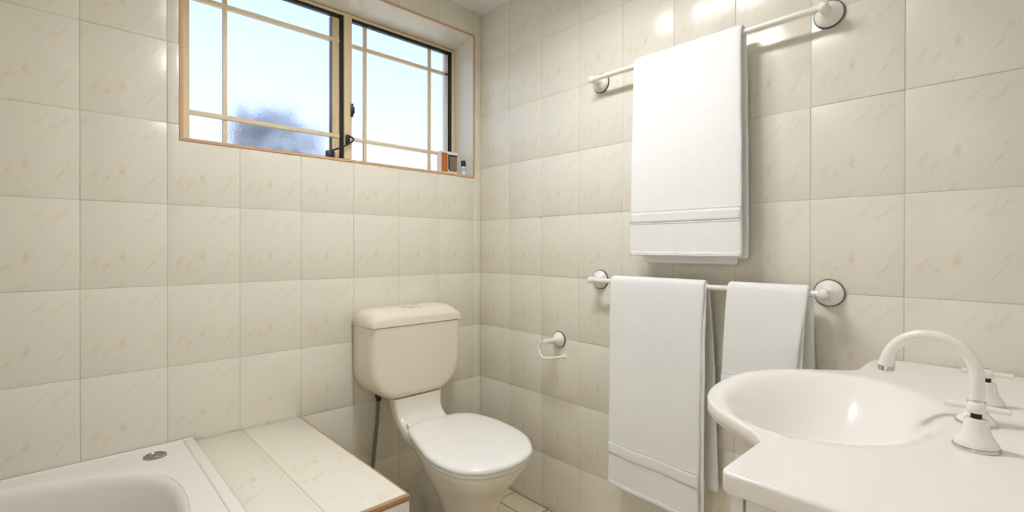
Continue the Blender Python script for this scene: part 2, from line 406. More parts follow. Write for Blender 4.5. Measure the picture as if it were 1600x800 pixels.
# latch and stay on the mullion
bm = bmesh.new(); add_box(bm, -0.594, -0.583, FY - .016, FY - .004, 1.640, 1.696, .003, 2); add_box(bm, -0.583, -0.577, FY - .013, FY - .006, 1.655, 1.684, .002, 1)
from_bm('latch', bm, 'dark_blue', window_1, angle=40)
bm = bmesh.new(); add_box(bm, -0.617, -0.600, FY - .02, FY - .006, 1.520, 1.562, .004, 2)
from_bm('stay_lock', bm, 'black', window_1, angle=40)
tube('stay_arm', smooth_path([(-0.604, FY - .012, 1.556), (-0.592, FY - .03, 1.546), (-0.602, FY - .035, 1.528), (-0.635, FY - .03, 1.506), (-0.664, FY - .02, 1.492), (-0.678, FY - .015, 1.487)]), 0.0035, 'black', window_1, 10)
box('stay_foot', -0.70, -0.668, FY - .026, FY - .004, 1.436, 1.484, 'black', window_1, .004)

# shrub outside, blurred by the frosted pane
def shrub(name, label, c, rx, rz, n, seed):
    rnd = random.Random(seed); t = thing(name, label, 'shrub', (c[0], c[1], 0.0))
    bm = bmesh.new()
    for k in range(9):
        a = rnd.uniform(-1, 1); add_tube(bm, smooth_path([(0, 0, 0), (a * rx * .2, rnd.uniform(-.03, .03), c[2] * .6), (a * rx * .9, rnd.uniform(-.08, .08), c[2] + rz * .4)], 4), [.009] * 8 + [.003], 6)
    from_bm('stem', bm, 'trim_brown', t)
    bm = bmesh.new()
    for k in range(n):
        while True:
            p = Vector((rnd.uniform(-1, 1), rnd.uniform(-1, 1), rnd.uniform(-1, 1)))
            if p.length < 1: break
        p = Vector((p.x * rx, p.y * .1, c[2] + p.z * rz))
        d = Vector((rnd.uniform(-1, 1), rnd.uniform(-1, 1), rnd.uniform(-.6, 1))).normalized(); s = d.orthogonal().normalized(); nn = d.cross(s); L = rnd.uniform(.045, .08)
        vs = [bm.verts.new(q) for q in (p, p + d * L * .4 + s * L * .22 + nn * .004, p + d * L, p + d * L * .4 - s * L * .22 + nn * .004)]
        bm.faces.new(vs)
    from_bm('foliage', bm, 'leaf', t)
    return t
shrub('leafy_shrub', 'dark leafy shrub outside, blurred behind the lower left frosted pane', (-0.77, 0.50, 1.54), 0.22, 0.16, 300, 3)

# ---------------------------------------------------------------- tiled ledge at the end of the bath
LZ = 0.477; LX0, LX1, LY = -1.176, -0.850, -0.760
ledge = thing('tiled_ledge', 'low ledge of cream tiles with brown front edging between bath and toilet', 'ledge', (LX1, LY, 0))
box('core', LX0, LX1 - .009, LY + .009, -.001, 0.001, LZ - .008, 'grout', ledge)
jx = -1.038
for xa, xb, ya, yb in ((LX0, jx, LY + .012, -.002), (jx, LX1 - .004, LY + .012, -.002)):
    gx = .0006; gy = .0001
    cx, cy = (xa + xb) / 2, (ya + yb) / 2
    place_tile(ledge, [(xa + gx - cx, ya + gy - cy), (xb - gx - cx, ya + gy - cy), (xb - gx - cx, yb - gy - cy), (xa + gx - cx, yb - gy - cy)], (cx, cy, LZ), RX, 'tile', 'tile', .008, .0004, False)
for za, zb in ((0.002, .223), (.223, LZ - .014)):
    for xa, xb in ((LX0, jx), (jx, LX1 - .002)):
        cx, cz = (xa + xb) / 2, (za + zb) / 2
        place_tile(ledge, [(xa + .001 - cx, za + .001 - cz), (xb - .001 - cx, za + .001 - cz), (xb - .001 - cx, zb - .001 - cz), (xa + .001 - cx, zb - .001 - cz)], (cx, LY + .001, cz), I4, 'tile', 'tile', .008, .001)
for za, zb in ((0.002, .223), (.223, LZ - .010)):
    for ya, yb in ((LY + .011, -.5), (-.5, -.25), (-.25, -.002)):
        cy, cz = (ya + yb) / 2, (za + zb) / 2
        o = place_tile(ledge, [(-(yb - ya) / 2 + .001, za + .001 - cz), ((yb - ya) / 2 - .001, za + .001 - cz), ((yb - ya) / 2 - .001, zb - .001 - cz), (-(yb - ya) / 2 + .001, zb - .001 - cz)], (LX1 - .001, cy, cz), Matrix.Rotation(math.radians(90), 4, 'Z'), 'tile', 'tile', .008, .001)
box('front_edging', LX0, LX1, LY, LY + .011, LZ - .013, LZ + .0005, 'trim_brown', ledge, .003)
box('side_edging', LX1 - .004, LX1, LY + .011, -.002, LZ - .010, LZ - .0005, 'trim_brown', ledge)
reparent_keep(ledge)

# ---------------------------------------------------------------- bath
def superellipse(cx, cy, a, b, n, th):
    c, s = math.cos(th), math.sin(th)
    return cx + a * math.copysign(abs(c) ** (2 / n), c), cy + b * math.copysign(abs(s) ** (2 / n), s)
BX0, BX1, BY_0, BY_1, BZ = XL + .002, -1.178, -.772, -.006, 0.486
bath = thing('bathtub', 'white acrylic bathtub set against the tiled window wall', 'bathtub', ((BX0 + BX1) / 2, (BY_0 + BY_1) / 2, 0))
ccx, ccy = -1.93, -.39
NB = 160
def ray_rect(cx, cy, dx, dy, x0, x1, y0, y1):
    t = 1e9
    if dx > 1e-9: t = min(t, (x1 - cx) / dx)
    if dx < -1e-9: t = min(t, (x0 - cx) / dx)
    if dy > 1e-9: t = min(t, (y1 - cy) / dy)
    if dy < -1e-9: t = min(t, (y0 - cy) / dy)
    return cx + dx * t, cy + dy * t
op = [superellipse(ccx, ccy, .664, .335, 2.7, 2 * math.pi * k / NB) for k in range(NB)]
# directions that also hit the rectangle corners
outer = []
for (x, y) in op:
    dx, dy = x - ccx, y - ccy
    outer.append(ray_rect(ccx, ccy, dx, dy, BX0, BX1, BY_0, BY_1))
for cxn, cyn in ((BX0, BY_0), (BX0, BY_1), (BX1, BY_0), (BX1, BY_1)):
    k = min(range(NB), key=lambda i: (outer[i][0] - cxn) ** 2 + (outer[i][1] - cyn) ** 2); outer[k] = (cxn, cyn)
def mixp(a, b, t): return a[0] + (b[0] - a[0]) * t, a[1] + (b[1] - a[1]) * t
def sc(k, s, sy=None, off=(0, 0)): return ccx + off[0] + (op[k][0] - ccx) * s, ccy + off[1] + (op[k][1] - ccy) * (sy or s)
rings = []
rings.append([(outer[k][0], outer[k][1], 0.02) for k in range(NB)])
rings.append([(outer[k][0], outer[k][1], BZ - .006) for k in range(NB)])
rings.append([mixp(outer[k], (ccx, ccy), .006) + (BZ,) for k in range(NB)])
for t in (.35, .7, .93): rings.append([mixp(outer[k], op[k], t) + (BZ,) for k in range(NB)])
for s, dz in ((1.012, .001), (1.0, .004), (.988, .012), (.978, .03), (.965, .08), (.945, .16), (.92, .25), (.88, .32), (.80, .365), (.65, .382), (.3, .386)):
    rings.append([sc(k, s) + (BZ - dz,) for k in range(NB)])
rings_obj('shell', rings, 'acrylic', bath, True, True, 60)
box('rim_lip', -1.204, -1.1765, BY_0, BY_1, BZ - .006, BZ + .004, 'acrylic', bath, .0035, 3)
cap = lathe('waste_cap', [(.028, 0), (.028, .003), (.025, .005), (.021, .005), (.019, .003), (.013, .003), (.012, .0045), (.0, .0045)], (-1.285, -.083, BZ), (0, 0, 1), 'dark_chrome', bath)
lathe('overflow_cap', [(.03, 0), (.03, .006), (.026, .009), (0, .009)], (-1.30, ccy, .36), (-1, 0, 0.25), 'chrome', bath)
box('silicone_bead', BX0, BX1 + .0, -.010, -.0025, BZ - .004, BZ + .005, 'seat', bath, .002)
reparent_keep(bath)

# ---------------------------------------------------------------- toilet
TX = -0.449
toilet = thing('toilet', 'white toilet with closed lid and cream plastic cistern beside the ledge', 'toilet', (TX, -.35, 0))
def u_outline(hw, ztop, zbot, rad, ins, n=14, top_r=0.004):
    """front outline (x,z): flat top, rounded bottom corners"""
    w = hw - ins; zb = zbot + ins; r = max(rad - ins * .6, .02); pts = []
    for k in range(n + 1):
        a = math.pi + math.pi / 2 * k / n; pts.append((-w + r + r * math.cos(a), zb + r + r * math.sin(a)))
    for k in range(n + 1):
        a = 1.5 * math.pi + math.pi / 2 * k / n; pts.append((w - r + r * math.cos(a), zb + r + r * math.sin(a)))
    pts.append((w, ztop)); pts.append((w * .5, ztop)); pts.append((-w * .5, ztop)); pts.append((-w, ztop))
    return pts
rings = []
for y, ins, hw in ((-.012, .006, .203), (-.016, 0, .203), (-.07, 0, .2035), (-.14, 0, .2035), (-.152, .002, .2035), (-.162, .007, .2035), (-.168, .014, .2035), (-.171, .024, .2035), (-.1715, .034, .2035)):
    rings.append([(TX + x, y, z) for x, z in u_outline(hw, .790, .508, .115, ins)])
cis = rings_obj('cistern', rings, 'cistern', toilet, angle=60)
def lid_outline(w, zt, zb, r, n=10):
    pts = [(-w, zb), (-w * .5, zb), (w * .5, zb), (w, zb)]
    for k in range(n + 1):
        a = math.pi / 2 * k / n; pts.append((w - r + r * math.cos(a), zt - r + r * math.sin(a)))
    for k in range(n + 1):
        a = math.pi / 2 + math.pi / 2 * k / n; pts.append((-w + r + r * math.cos(a), zt - r + r * math.sin(a)))
    return pts
rings = []
for y, w, zt, r in ((-.010, .203, .849, .045), (-.014, .2055, .852, .048), (-.07, .2055, .853, .048), (-.105, .2055, .852, .048), (-.125, .2055, .848, .046), (-.148, .205, .838, .040), (-.164, .204, .8305, .034), (-.170, .2025, .8265, .029), (-.1735, .200, .821, .024), (-.175, .197, .815, .018)):
    rings.append([(TX + x, y, z) for x, z in lid_outline(w, zt, .7925, r)])
clid = rings_obj('cistern_lid', rings, 'cistern', toilet, angle=60)
bm = bmesh.new(); add_box(bm, TX - .043, TX + .043, -.122, -.084, .848, .8535, .002, 1); pl_ = from_bm('button_plate', bm, 'cistern', clid, angle=40)
box('flush_button', TX - .038, TX + .003, -.119, -.087, .852, .857, 'satin', clid, .003); box('flush_button', TX + .006, TX + .038, -.119, -.087, .852, .857, 'white_enamel', clid, .003)
# neck
def rrect(cx, y0, y1, hw, r, n=6):
    pts = []; r = min(r, hw - .001, abs(y1 - y0) / 2 - .001)
    for (sx, yy, a0) in ((1, y1, 0), (-1, y1, math.pi / 2), (-1, y0, math.pi), (1, y0, 1.5 * math.pi)):
        px = cx + sx * (hw - r); py = yy - r if yy == max(y0, y1) else yy + r
        for k in range(n + 1):
            a = a0 + math.pi / 2 * k / n; pts.append((px + r * math.cos(a), py + r * math.sin(a)))
    return pts
rings = []
for z, hw, yb, yf, r in ((.5085, .108, -.112, -.168, .012), (.48, .105, -.115, -.170, .014), (.455, .102, -.121, -.178, .016), (.434, .101, -.132, -.195, .018), (.418, .101, -.148, -.225, .02), (.409, .102, -.165, -.265, .022), (.402, .105, -.182, -.31, .025), (.388, .106, -.192, -.34, .03), (.366, .100, -.21, -.345, .035), (.335, .08, -.245, -.345, .035)):
    rings.append([(x, y, z) for x, y in rrect(TX, yf, yb, hw, r)])
rings_obj('neck', rings, 'neck', toilet, angle=70)
EGG = [(-.465, -.239), (-.397, -.243), (-.338, -.260), (-.299, -.288), (-.273, -.355), (-.265, -.47), (-.287, -.60), (-.345, -.69), (-.404, -.728), (-.487, -.742), (-.578, -.715), (-.635, -.648), (-.644, -.53), (-.606, -.383), (-.572, -.285), (-.533, -.246)]
def closed_path(P, k=5):
    P = [Vector((x, y, 0)) for x, y in P]; n = len(P); out = []
    for i in range(n):
        a, b, c, d = P[i - 1], P[i], P[(i + 1) % n], P[(i + 2) % n]
        for q in range(k):
            t = q / k
            out.append(0.5 * ((2 * b) + (c - a) * t + (2 * a - 5 * b + 4 * c - d) * t * t + (3 * b - a - 3 * c + d) * t ** 3))
    return [(v.x, v.y) for v in out]
egg = closed_path(EGG); ECX, ECY = -.456, -.49
def egg_ring(s, z, dy=0, sy=None): return [(ECX + (x - ECX) * s, ECY + dy + (y - ECY) * (sy or s), z) for x, y in egg]
rings = [egg_ring(.965, .4185), egg_ring(.992, .420), egg_ring(1.0, .425), egg_ring(.995, .4305), egg_ring(.975, .4355), egg_ring(.93, .4385), egg_ring(.8, .4405), egg_ring(.5, .4425), egg_ring(.2, .443)]
lid = rings_obj('lid', rings, 'seat', toilet, angle=70)
rings = [egg_ring(.91, .402), egg_ring(.96, .4035), egg_ring(.968, .409), egg_ring(.96, .415), egg_ring(.93, .4175)]
rings_obj('seat', rings, 'seat', toilet, angle=70)
for sx in (-1, 1): tube('hinge', [(TX - .016 + sx * .062 - .018, -.238, .424), (TX - .016 + sx * .062 + .018, -.238, .424)], .011, 'seat', toilet, 14)
def oval(z, hw, y0, y1, n=None):
    out = []
    for x, y in egg:
        a = math.atan2(y - ECY, x - ECX)
        out.append((ECX + hw * math.cos(a), (y0 + y1) / 2 + abs(y1 - y0) / 2 * math.sin(a), z))
    return out
def blend(a, b, t): return [tuple(p + (q - p) * t for p, q in zip(u, v)) for u, v in zip(a, b)]
eg = egg_ring(.92, .4015)
r1 = egg_ring(.935, .395); r2 = egg_ring(.925, .382)
o25 = oval(.24, .106, -.385, -.612); o15 = oval(.15, .076, -.40, -.59); o08 = oval(.08, .074, -.37, -.59); o02 = oval(.02, .09, -.32, -.61); o00 = oval(.0, .092, -.315, -.612)
m33 = [(x, y, .325) for x, y, z in blend(egg_ring(.80, .325, .0), oval(.325, .150, -.335, -.66), .5)]
m29 = [(x, y, .285) for x, y, z in blend(m33, o25, .55)]
m20 = [(x, y, .195) for x, y, z in blend(o25, o15, .52)]
rings = [eg, r1, r2, m33, m29, o25, m20, o15, o08, o02, o00]
rings_obj('pan', rings, 'pan', toilet, angle=75)
tube('trap_pipe', smooth_path([(TX, -.43, .065), (TX, -.375, .10), (TX, -.31, .15), (TX, -.255, .182), (TX, -.212, .182), (TX, -.186, .152), (TX, -.178, .10), (TX, -.178, .002)], 6), .047, 'trap', toilet, 24)
lathe('floor_collar', [(.062, 0), (.062, .006), (.054, .018), (.048, .02)], (TX, -.178, 0.0), (0, 0, 1), 'trap', toilet)
hose = tube('supply_hose', smooth_path([(-.560, -.045, .53), (-.561, -.042, .47), (-.562, -.036, .40), (-.566, -.03, .33), (-.573, -.027, .25), (-.580, -.026, .17), (-.582, -.022, .12), (-.582, -.004, .10)], 6), .0075, 'hose', toilet, 14)
lathe('hose_nut', [(.014, 0), (.015, .004), (.015, .016), (.011, .020), (.009, .03)], (-.560, -.045, .512), (0, 0, -1), 'hose_nut', hose, 6)
lathe('wall_valve', [(.022, 0), (.022, .004), (.012, .008), (.012, .03), (.0, .032)], (-.582, 0, .10), (0, -1, 0), 'chrome', hose, 20)
for c in hose.children: pass
reparent_keep(toilet)

# ---------------------------------------------------------------- towel rails and roll holder
def wall_flange(parent, y, z, knob_dir, r=.034, post=.058):
    """round rose on the right wall with a grey ring at its edge and a tapered post"""
    f = lathe('flange', [(r - .002, .002), (r, .004), (r - .001, .008), (r * .82, .014), (r * .55, .019), (r * .40, .026), (.0125, .034), (.0115, post - .012), (.0125, post - .004), (.013, post + .004), (.0115, post + .011), (.006, post + .014), (0, post + .0145)], (0, y, z), (-1, 0, 0), 'white_enamel', parent, 36, 60)
    lathe('ring', [(r + .0005, 0.0002), (r + .0025, .0005), (r + .0025, .004), (r - .001, .0055)], (0, y, z), (-1, 0, 0), 'steel_ring', f, 36)
    return f
def rail(label, z, y0, y1):
    t = thing('towel_rail', label, 'towel rail', (0, (y0 + y1) / 2, z), 'white towel rails on the right wall')
    wall_flange(t, y0, z, 1); wall_flange(t, y1, z, -1)
    tube('bar', [(-.060, y0 - .004, z), (-.060, y1 + .004, z)], .0085, 'white_enamel', t, 18)
    reparent_keep(t); return t
rail('upper white towel rail with one large towel, near the ceiling', 1.709, -.712, -1.447)
rail('lower white towel rail carrying two towels, level with the cistern top', .973, -.710, -1.450)
t = thing('toilet_roll_holder', 'empty white toilet roll holder on the tiled wall beside the toilet', 'roll holder', (0, -.506, .719))
lathe('flange', [(.030, .002), (.031, .004), (.030, .009), (.025, .016), (.017, .022), (.012, .030), (.0095, .040), (.0095, .072), (.011, .078), (.012, .086), (.010, .093), (0, .095)], (0, -.506, .719), (-1, 0, 0), 'white_enamel', t, 32, 60)
lathe('ring', [(.0315, .0002), (.0338, .0005), (.0338, .004), (.030, .0055)], (0, -.506, .719), (-1, 0, 0), 'steel_ring', t.children[0], 32)
hy = [(-.086, -.510, .722), (-.086, -.492, .718), (-.086, -.478, .703), (-.086, -.474, .685), (-.086, -.480, .668), (-.086, -.494, .657), (-.086, -.515, .656), (-.086, -.56, .665), (-.086, -.602, .676)]
tube('hook', smooth_path(hy, 6), .0055, 'white_enamel', t, 14)
lathe('end_knob', [(.0, -.010), (.006, -.009), (.0085, -.005), (.009, 0), (.0085, .005), (.006, .009), (0, .010)], (-.086, -.606, .677), (0, -1, .25), 'white_enamel', t, 18)
reparent_keep(t)

# ---------------------------------------------------------------- towels
def towel(label, zbar, width_top, width_bot, hem_f, hem_b, back_shift=(0, 0), seed=1, inner=None, bands=(), lean=.012, sag=(0, 0), wr=.004, wrinkles=1.0):
    """cloth folded over the bar at x=-.06; width_* = (y_left, y_right) of the front sheet"""
    RB = .0165
    t = thing('towel', label, 'towel', (-.06, (width_top[0] + width_top[1]) / 2, hem_f), 'white towels on the rails')
    def surf(u, s, wt, wb, hf_, hb_, rb, shift, sd):
        """u 0..1 across, s: >0 front length below bar, <0 back"""
        zt = zbar
        Lf = zt - hf_ - sag[0] * (1 - u) - sag[1] * u; Lb = zt - hb_
        if s >= 0:
            q = s; z = zt - q * Lf; x = -.06 - rb - lean * min(1, q * 1.2) ** .8
            ya = wt[0] + (wb[0] - wt[0]) * q; yb = wt[1] + (wb[1] - wt[1]) * q; nrm = Vector((-1, 0, 0)); am = min(1, q * 4 + .1)
        elif s >= -1:
            a = math.pi * (-s); x = -.06 - rb * math.cos(a); z = zt + rb * math.sin(a)
            ya, yb = wt; nrm = Vector((-math.cos(a), 0, math.sin(a))); am = .15
            ya += shift[0] * 0; 
        else:
            q = -s - 1; z = zt - q * Lb; x = -.06 + rb + min(.012, .05 * q)
            ya = wt[0] + shift[0] * q; yb = wt[1] + shift[1] * q; nrm = Vector((1, 0, 0)); am = min(1, q * 3 + .1) * .5
        y = ya + (yb - ya) * u
        p = Vector((x, y, z))
        nv = noise.noise(Vector((y * 11 + sd * 7.3, z * 2.2, s * .3 + sd))) * 1.0 + noise.noise(Vector((y * 5 + sd, z * 14 + s, sd * 3.1))) * .45 * wrinkles
        edge = noise.noise(Vector((z * 9, sd + (0 if u < .5 else 5), 0))) * .003
        p.y += edge * (1 if u < .5 else -1) * abs(2 * u - 1)
        return p + nrm * nv * wr * am, nrm
    def sheet(name, wt, wb, hf_, hb_, rb, shift, sd, th):
        ss = [1 - i / 46 for i in range(46)] + [0 - i / 10 for i in range(1, 10)] + [-1 - i / 36 for i in range(37)]
        nu = 22; bm = bmesh.new(); V = []
        for s in ss: V.append([bm.verts.new(surf(k / nu, s, wt, wb, hf_, hb_, rb, shift, sd)[0]) for k in range(nu + 1)])
        for a, b in zip(V, V[1:]):
            for k in range(nu): bm.faces.new((a[k], a[k + 1], b[k + 1], b[k]))
        o = from_bm(name, bm, 'towel', t, smooth=True)
        sm = o.modifiers.new('thick', 'SOLIDIFY'); sm.thickness = th; sm.offset = 0
        sb = o.modifiers.new('soft', 'SUBSURF'); sb.levels = 1; sb.render_levels = 1
        return o
    TH = .011
    main = sheet('outer_fold', width_top, width_bot, hem_f, hem_b, RB, back_shift, seed, TH)
    if inner: sheet('inner_fold', inner[0], inner[1], inner[2], inner[3], RB - .0065, inner[4], seed + 5, .005)
    # woven border strips and the stitched hem: raised strips that follow the cloth
    def strip(name, z0, z1, m, raise_, th=.0016):
        bm = bmesh.new(); nu = 30; V = []
        Lf = zbar - hem_f
        for i in range(5):
            z = z0 + (z1 - z0) * i / 4; s = (zbar - z) / Lf
            row = []
            for k in range(nu + 1):
                p, nrm = surf(.006 + .988 * k / nu, min(s, 1.0), width_top, width_bot, hem_f, hem_b, RB, back_shift, seed)
                row.append(bm.verts.new(p + nrm * raise_))
            V.append(row)
        for a, b in zip(V, V[1:]):
            for k in range(nu): bm.faces.new((a[k], a[k + 1], b[k + 1], b[k]))
        o = from_bm(name, bm, m, main, smooth=True); sm = o.modifiers.new('thick', 'SOLIDIFY'); sm.thickness = th; sm.offset = 0
        return o
    for z0, z1 in bands: 
        strip('woven_band', z0 - .002, z1 + .002, 'towel_band', TH / 2 - .0004, .0012)
        strip('woven_ridge', z0 + .0015, z0 - .0015, 'towel_band', TH / 2 + .0004, .0014); strip('woven_ridge', z1 + .0015, z1 - .0015, 'towel_band', TH / 2 + .0004, .0014)
    strip('hem', hem_f + .013, hem_f + .0005, 'towel_band', TH / 2 + .0004, .0022)
    reparent_keep(t); return t
towel('white bath towel hanging from the upper rail', 1.709, (-.900, -1.252), (-.896, -1.262), 1.066, 1.06, (-.004, -.006), 1,
      ((-.905, -1.244), (-.91, -1.25), 1.25, 1.042, (-.012, .016)), ((1.210, 1.170),), .012, (0, 0), .0045, .35)
towel('long white bath towel on the lower rail, left of the small towel', .973, (-.808, -1.146), (-.812, -1.142), .276, .40, (-.01, -.012), 2,
      ((-.813, -1.152), (-.816, -1.154), .30, .352, (-.01, -.024)), ((.424, .376),), .016, (0, -.012), .006, .8)
towel('small white hand towel on the lower rail behind the basin', .973, (-1.214, -1.421), (-1.204, -1.392), .655, .64, (0, -.008), 3,
      ((-1.218, -1.418), (-1.216, -1.41), .68, .62, (0, -.012)), ((.735, .705),), .022, (0, 0), .007, 1.5)

# ---------------------------------------------------------------- vanity
VZ = 0.820; VX0, VX1, VYF, VYB = -.900, -.004, -1.550, YF + .002
VT = .026
basin = thing('vanity_basin', 'white vanity top with integral basin bulging out at the front', 'basin', ((VX0 + VX1) / 2, (VYF + VYB) / 2, VZ - VT))
bul = smooth_path([(-.795, -1.55, 0), (-.772, -1.549, 0), (-.755, -1.542, 0), (-.739, -1.529, 0), (-.712, -1.494, 0), (-.683, -1.455, 0), (-.655, -1.428, 0), (-.62, -1.406, 0), (-.575, -1.389, 0), (-.52, -1.379, 0), (-.46, -1.376, 0), (-.395, -1.384, 0), (-.335, -1.409, 0), (-.283, -1.448, 0), (-.243, -1.491, 0), (-.212, -1.528, 0), (-.19, -1.546, 0), (-.165, -1.55, 0)], 6)
outl = [(VX0, VYB), (VX0, VYF - .008), (VX0 + .003, VYF - .003), (VX0 + .008, VYF)] + [(v.x, v.y) for v in bul] + [(VX1 - .055, VYF - .001), (VX1 - .025, VYF - .008), (VX1 - .010, VYF - .024), (VX1, VYF - .055), (VX1, VYB)]
SCX, SCY = -.485, -1.62
def outline_hit(a):
    dx, dy = math.cos(a), math.sin(a); best = None
    for (x1, y1), (x2, y2) in zip(outl, outl[1:] + outl[:1]):
        ex, ey = x2 - x1, y2 - y1; den = dx * ey - dy * ex
        if abs(den) < 1e-12: continue
        t = ((x1 - SCX) * ey - (y1 - SCY) * ex) / den; u = ((x1 - SCX) * dy - (y1 - SCY) * dx) / den
        if t > 0 and -1e-6 <= u <= 1 + 1e-6 and (best is None or t > best): best = t
    return SCX + dx * best, SCY + dy * best
angs = sorted([2 * math.pi * k / 160 for k in range(160)] + [math.atan2(y - SCY, x - SCX) % (2 * math.pi) for x, y in outl])
A2 = [angs[0]]
for a in angs[1:]:
    if a - A2[-1] > 1e-4: A2.append(a)
edge = [outline_hit(a) for a in A2]
BCX, BCY, BA, BB, BD = -.490, -1.560, .238, .170, .118
def bowl_z(x, y):
    rho = math.hypot((x - BCX) / BA, (y - BCY) / BB)
    if rho >= 1: return 0.0
    return BD * .5 * (1 + math.cos(math.pi * rho ** 1.5))
rings = []
NR = 34
for i in range(1, NR + 1):
    f = (i / NR) ** 1.0 * .985
    row = []
    for (x, y) in edge:
        d = math.hypot(x - SCX, y - SCY); lim = max(d - .30, 0)
        # dense near the bowl, sparse on the flat top
        g_ = f if d < .36 else (f * .36 / d if i < NR - 3 else f * .36 / d + (1 - .36 / d) * ((i - (NR - 4)) / 4) * .99)
        px, py = SCX + (x - SCX) * g_, SCY + (y - SCY) * g_
        row.append((px, py, VZ - bowl_z(px, py)))
    rings.append(row)
def off(k, dd):
    x, y = edge[k]; d = math.hypot(x - SCX, y - SCY)
    return SCX + (x - SCX) * (1 - dd / d), SCY + (y - SCY) * (1 - dd / d)
n_e = len(edge)
rings.append([off(k, .004) + (VZ,) for k in range(n_e)])
rings.append([off(k, .0012) + (VZ - .0012,) for k in range(n_e)])
rings.append([off(k, 0) + (VZ - .004,) for k in range(n_e)])
rings.append([off(k, 0) + (VZ - VT + .003,) for k in range(n_e)])
rings.append([off(k, .003) + (VZ - VT,) for k in range(n_e)])
def under(k):
    x, y = edge[k]; dx, dy = x - SCX, y - SCY
    lo, hi = 0.0, 1.0
    for _ in range(30):
        md = (lo + hi) / 2
        if math.hypot((SCX + dx * md - BCX) / BA, (SCY + dy * md - BCY) / BB) < .97: lo = md
        else: hi = md
    return SCX + dx * lo, SCY + dy * lo
rings.append([under(k) + (VZ - VT,) for k in range(n_e)])
top = rings_obj('top', rings, 'vanity_top', basin, True, False, 45)
# outside of the bowl under the top
rings = []
for k in range(14):
    rho = 1.0 - k / 14 * .85
    rings.append([(BCX + BA * .98 * rho * math.cos(a), BCY + BB * .96 * rho * math.sin(a), min(VZ - VT - .001, VZ - .010 - BD * .5 * (1 + math.cos(math.pi * min(1, rho) ** 1.5)))) for a in [2 * math.pi * j / 48 for j in range(48)]])
rings_obj('bowl', rings, 'vanity_top', basin, False, True, 60)
lathe('waste', [(.022, -.002), (.022, .0015), (.018, .003), (.014, .0015), (0, .0015)], (BCX, BCY, VZ - BD + .001), (0, 0, 1), 'chrome', basin)
box('upstand', VX0 + .01, VX1, VYB, VYB + .012, VZ - .002, VZ + .06, 'vanity_top', basin, .004)
tube('waste_pipe', smooth_path([(-.49, -1.60, .71), (-.49, -1.64, .60), (-.49, -1.68, .54), (-.49, -1.74, .54), (-.49, -1.80, .54)], 6), .018, 'white_enamel', basin)
reparent_keep(basin)
cab = thing('vanity_cabinet', 'white laminate vanity cabinet under the basin top', 'cabinet', ((VX0 + VX1) / 2, (VYF + VYB) / 2, 0))
CZ = VZ - VT - .001
bm = bmesh.new(); CB0, CB1 = -1.575, VYB
add_box(bm, -.886, -.868, CB1, CB0, .002, CZ); add_box(bm, -.02, -.004, CB1, CB0, .002, CZ)
add_box(bm, -.868, -.02, CB1, CB1 + .012, .1, CZ); add_box(bm, -.868, -.02, CB1 + .012, CB0, .10, .118); add_box(bm, -.868, -.02, CB0 - .07, CB0 - .055, .002, .10)
from_bm('carcass', bm, 'cabinet', cab)
DT = .650
for k in range(2):
    d = box('door', -.885 + k * .4405, -.885 + k * .4405 + .4385, CB0 + .0035, CB0 + .0185, .105, DT, 'cabinet', cab, .002)
    hx = -.885 + .4385 - .035 if k == 0 else -.885 + .4405 + .035
    lathe('knob', [(.007, 0), (.006, .010), (.012, .018), (.012, .022), (0, .025)], (hx, CB0 + .0185, .60), (0, 1, 0), 'chrome', d, 20)
for x0, x1 in ((-.885, -.745), (-.235, -.005)): box('apron', x0, x1, CB0 + .0035, CB0 + .0185, DT + .003, CZ - .002, 'cabinet', cab, .002)
reparent_keep(cab)
# taps
TZ = VZ
sp = thing('basin_spout', 'white swan-neck basin spout with chrome rings, between the two taps', 'tap', (-.45, -1.753, TZ))
lathe('base', [(.024, .0), (.024, .004), (.021, .009), (.015, .016), (.0122, .026)], (-.45, -1.753, TZ), (0, 0, 1), 'white_enamel', sp)
lathe('base_ring', [(.0252, 0), (.0252, .003), (.0235, .0045)], (-.45, -1.753, TZ), (0, 0, 1), 'chrome', sp)
lathe('collar', [(.0095, .025), (.0118, .0265), (.0118, .034), (.0095, .0355)], (-.45, -1.753, TZ), (0, 0, 1), 'chrome', sp)
arc = [(-.45, -1.753, TZ + .03), (-.45, -1.753, TZ + .05), (-.45, -1.753, TZ + .073)] + [(-.45, -1.6975 - .0555 * math.cos(math.pi * k / 22), TZ + .073 + .0555 * math.sin(math.pi * k / 22)) for k in range(1, 22)] + [(-.45, -1.642, TZ + .076), (-.45, -1.641, TZ + .070)]
tube('neck', arc, [.0095] * 3 + [.0092] * (len(arc) - 7) + [.0098, .0108, .0116, .0116], 'white_enamel', sp, 24)
lathe('aerator', [(.0112, 0), (.0118, .001), (.0114, .008), (.009, .0095), (0, .009)], (-.45, -1.641, TZ + .070), (0, 0, -1), 'chrome', sp, 24)
reparent_keep(sp)
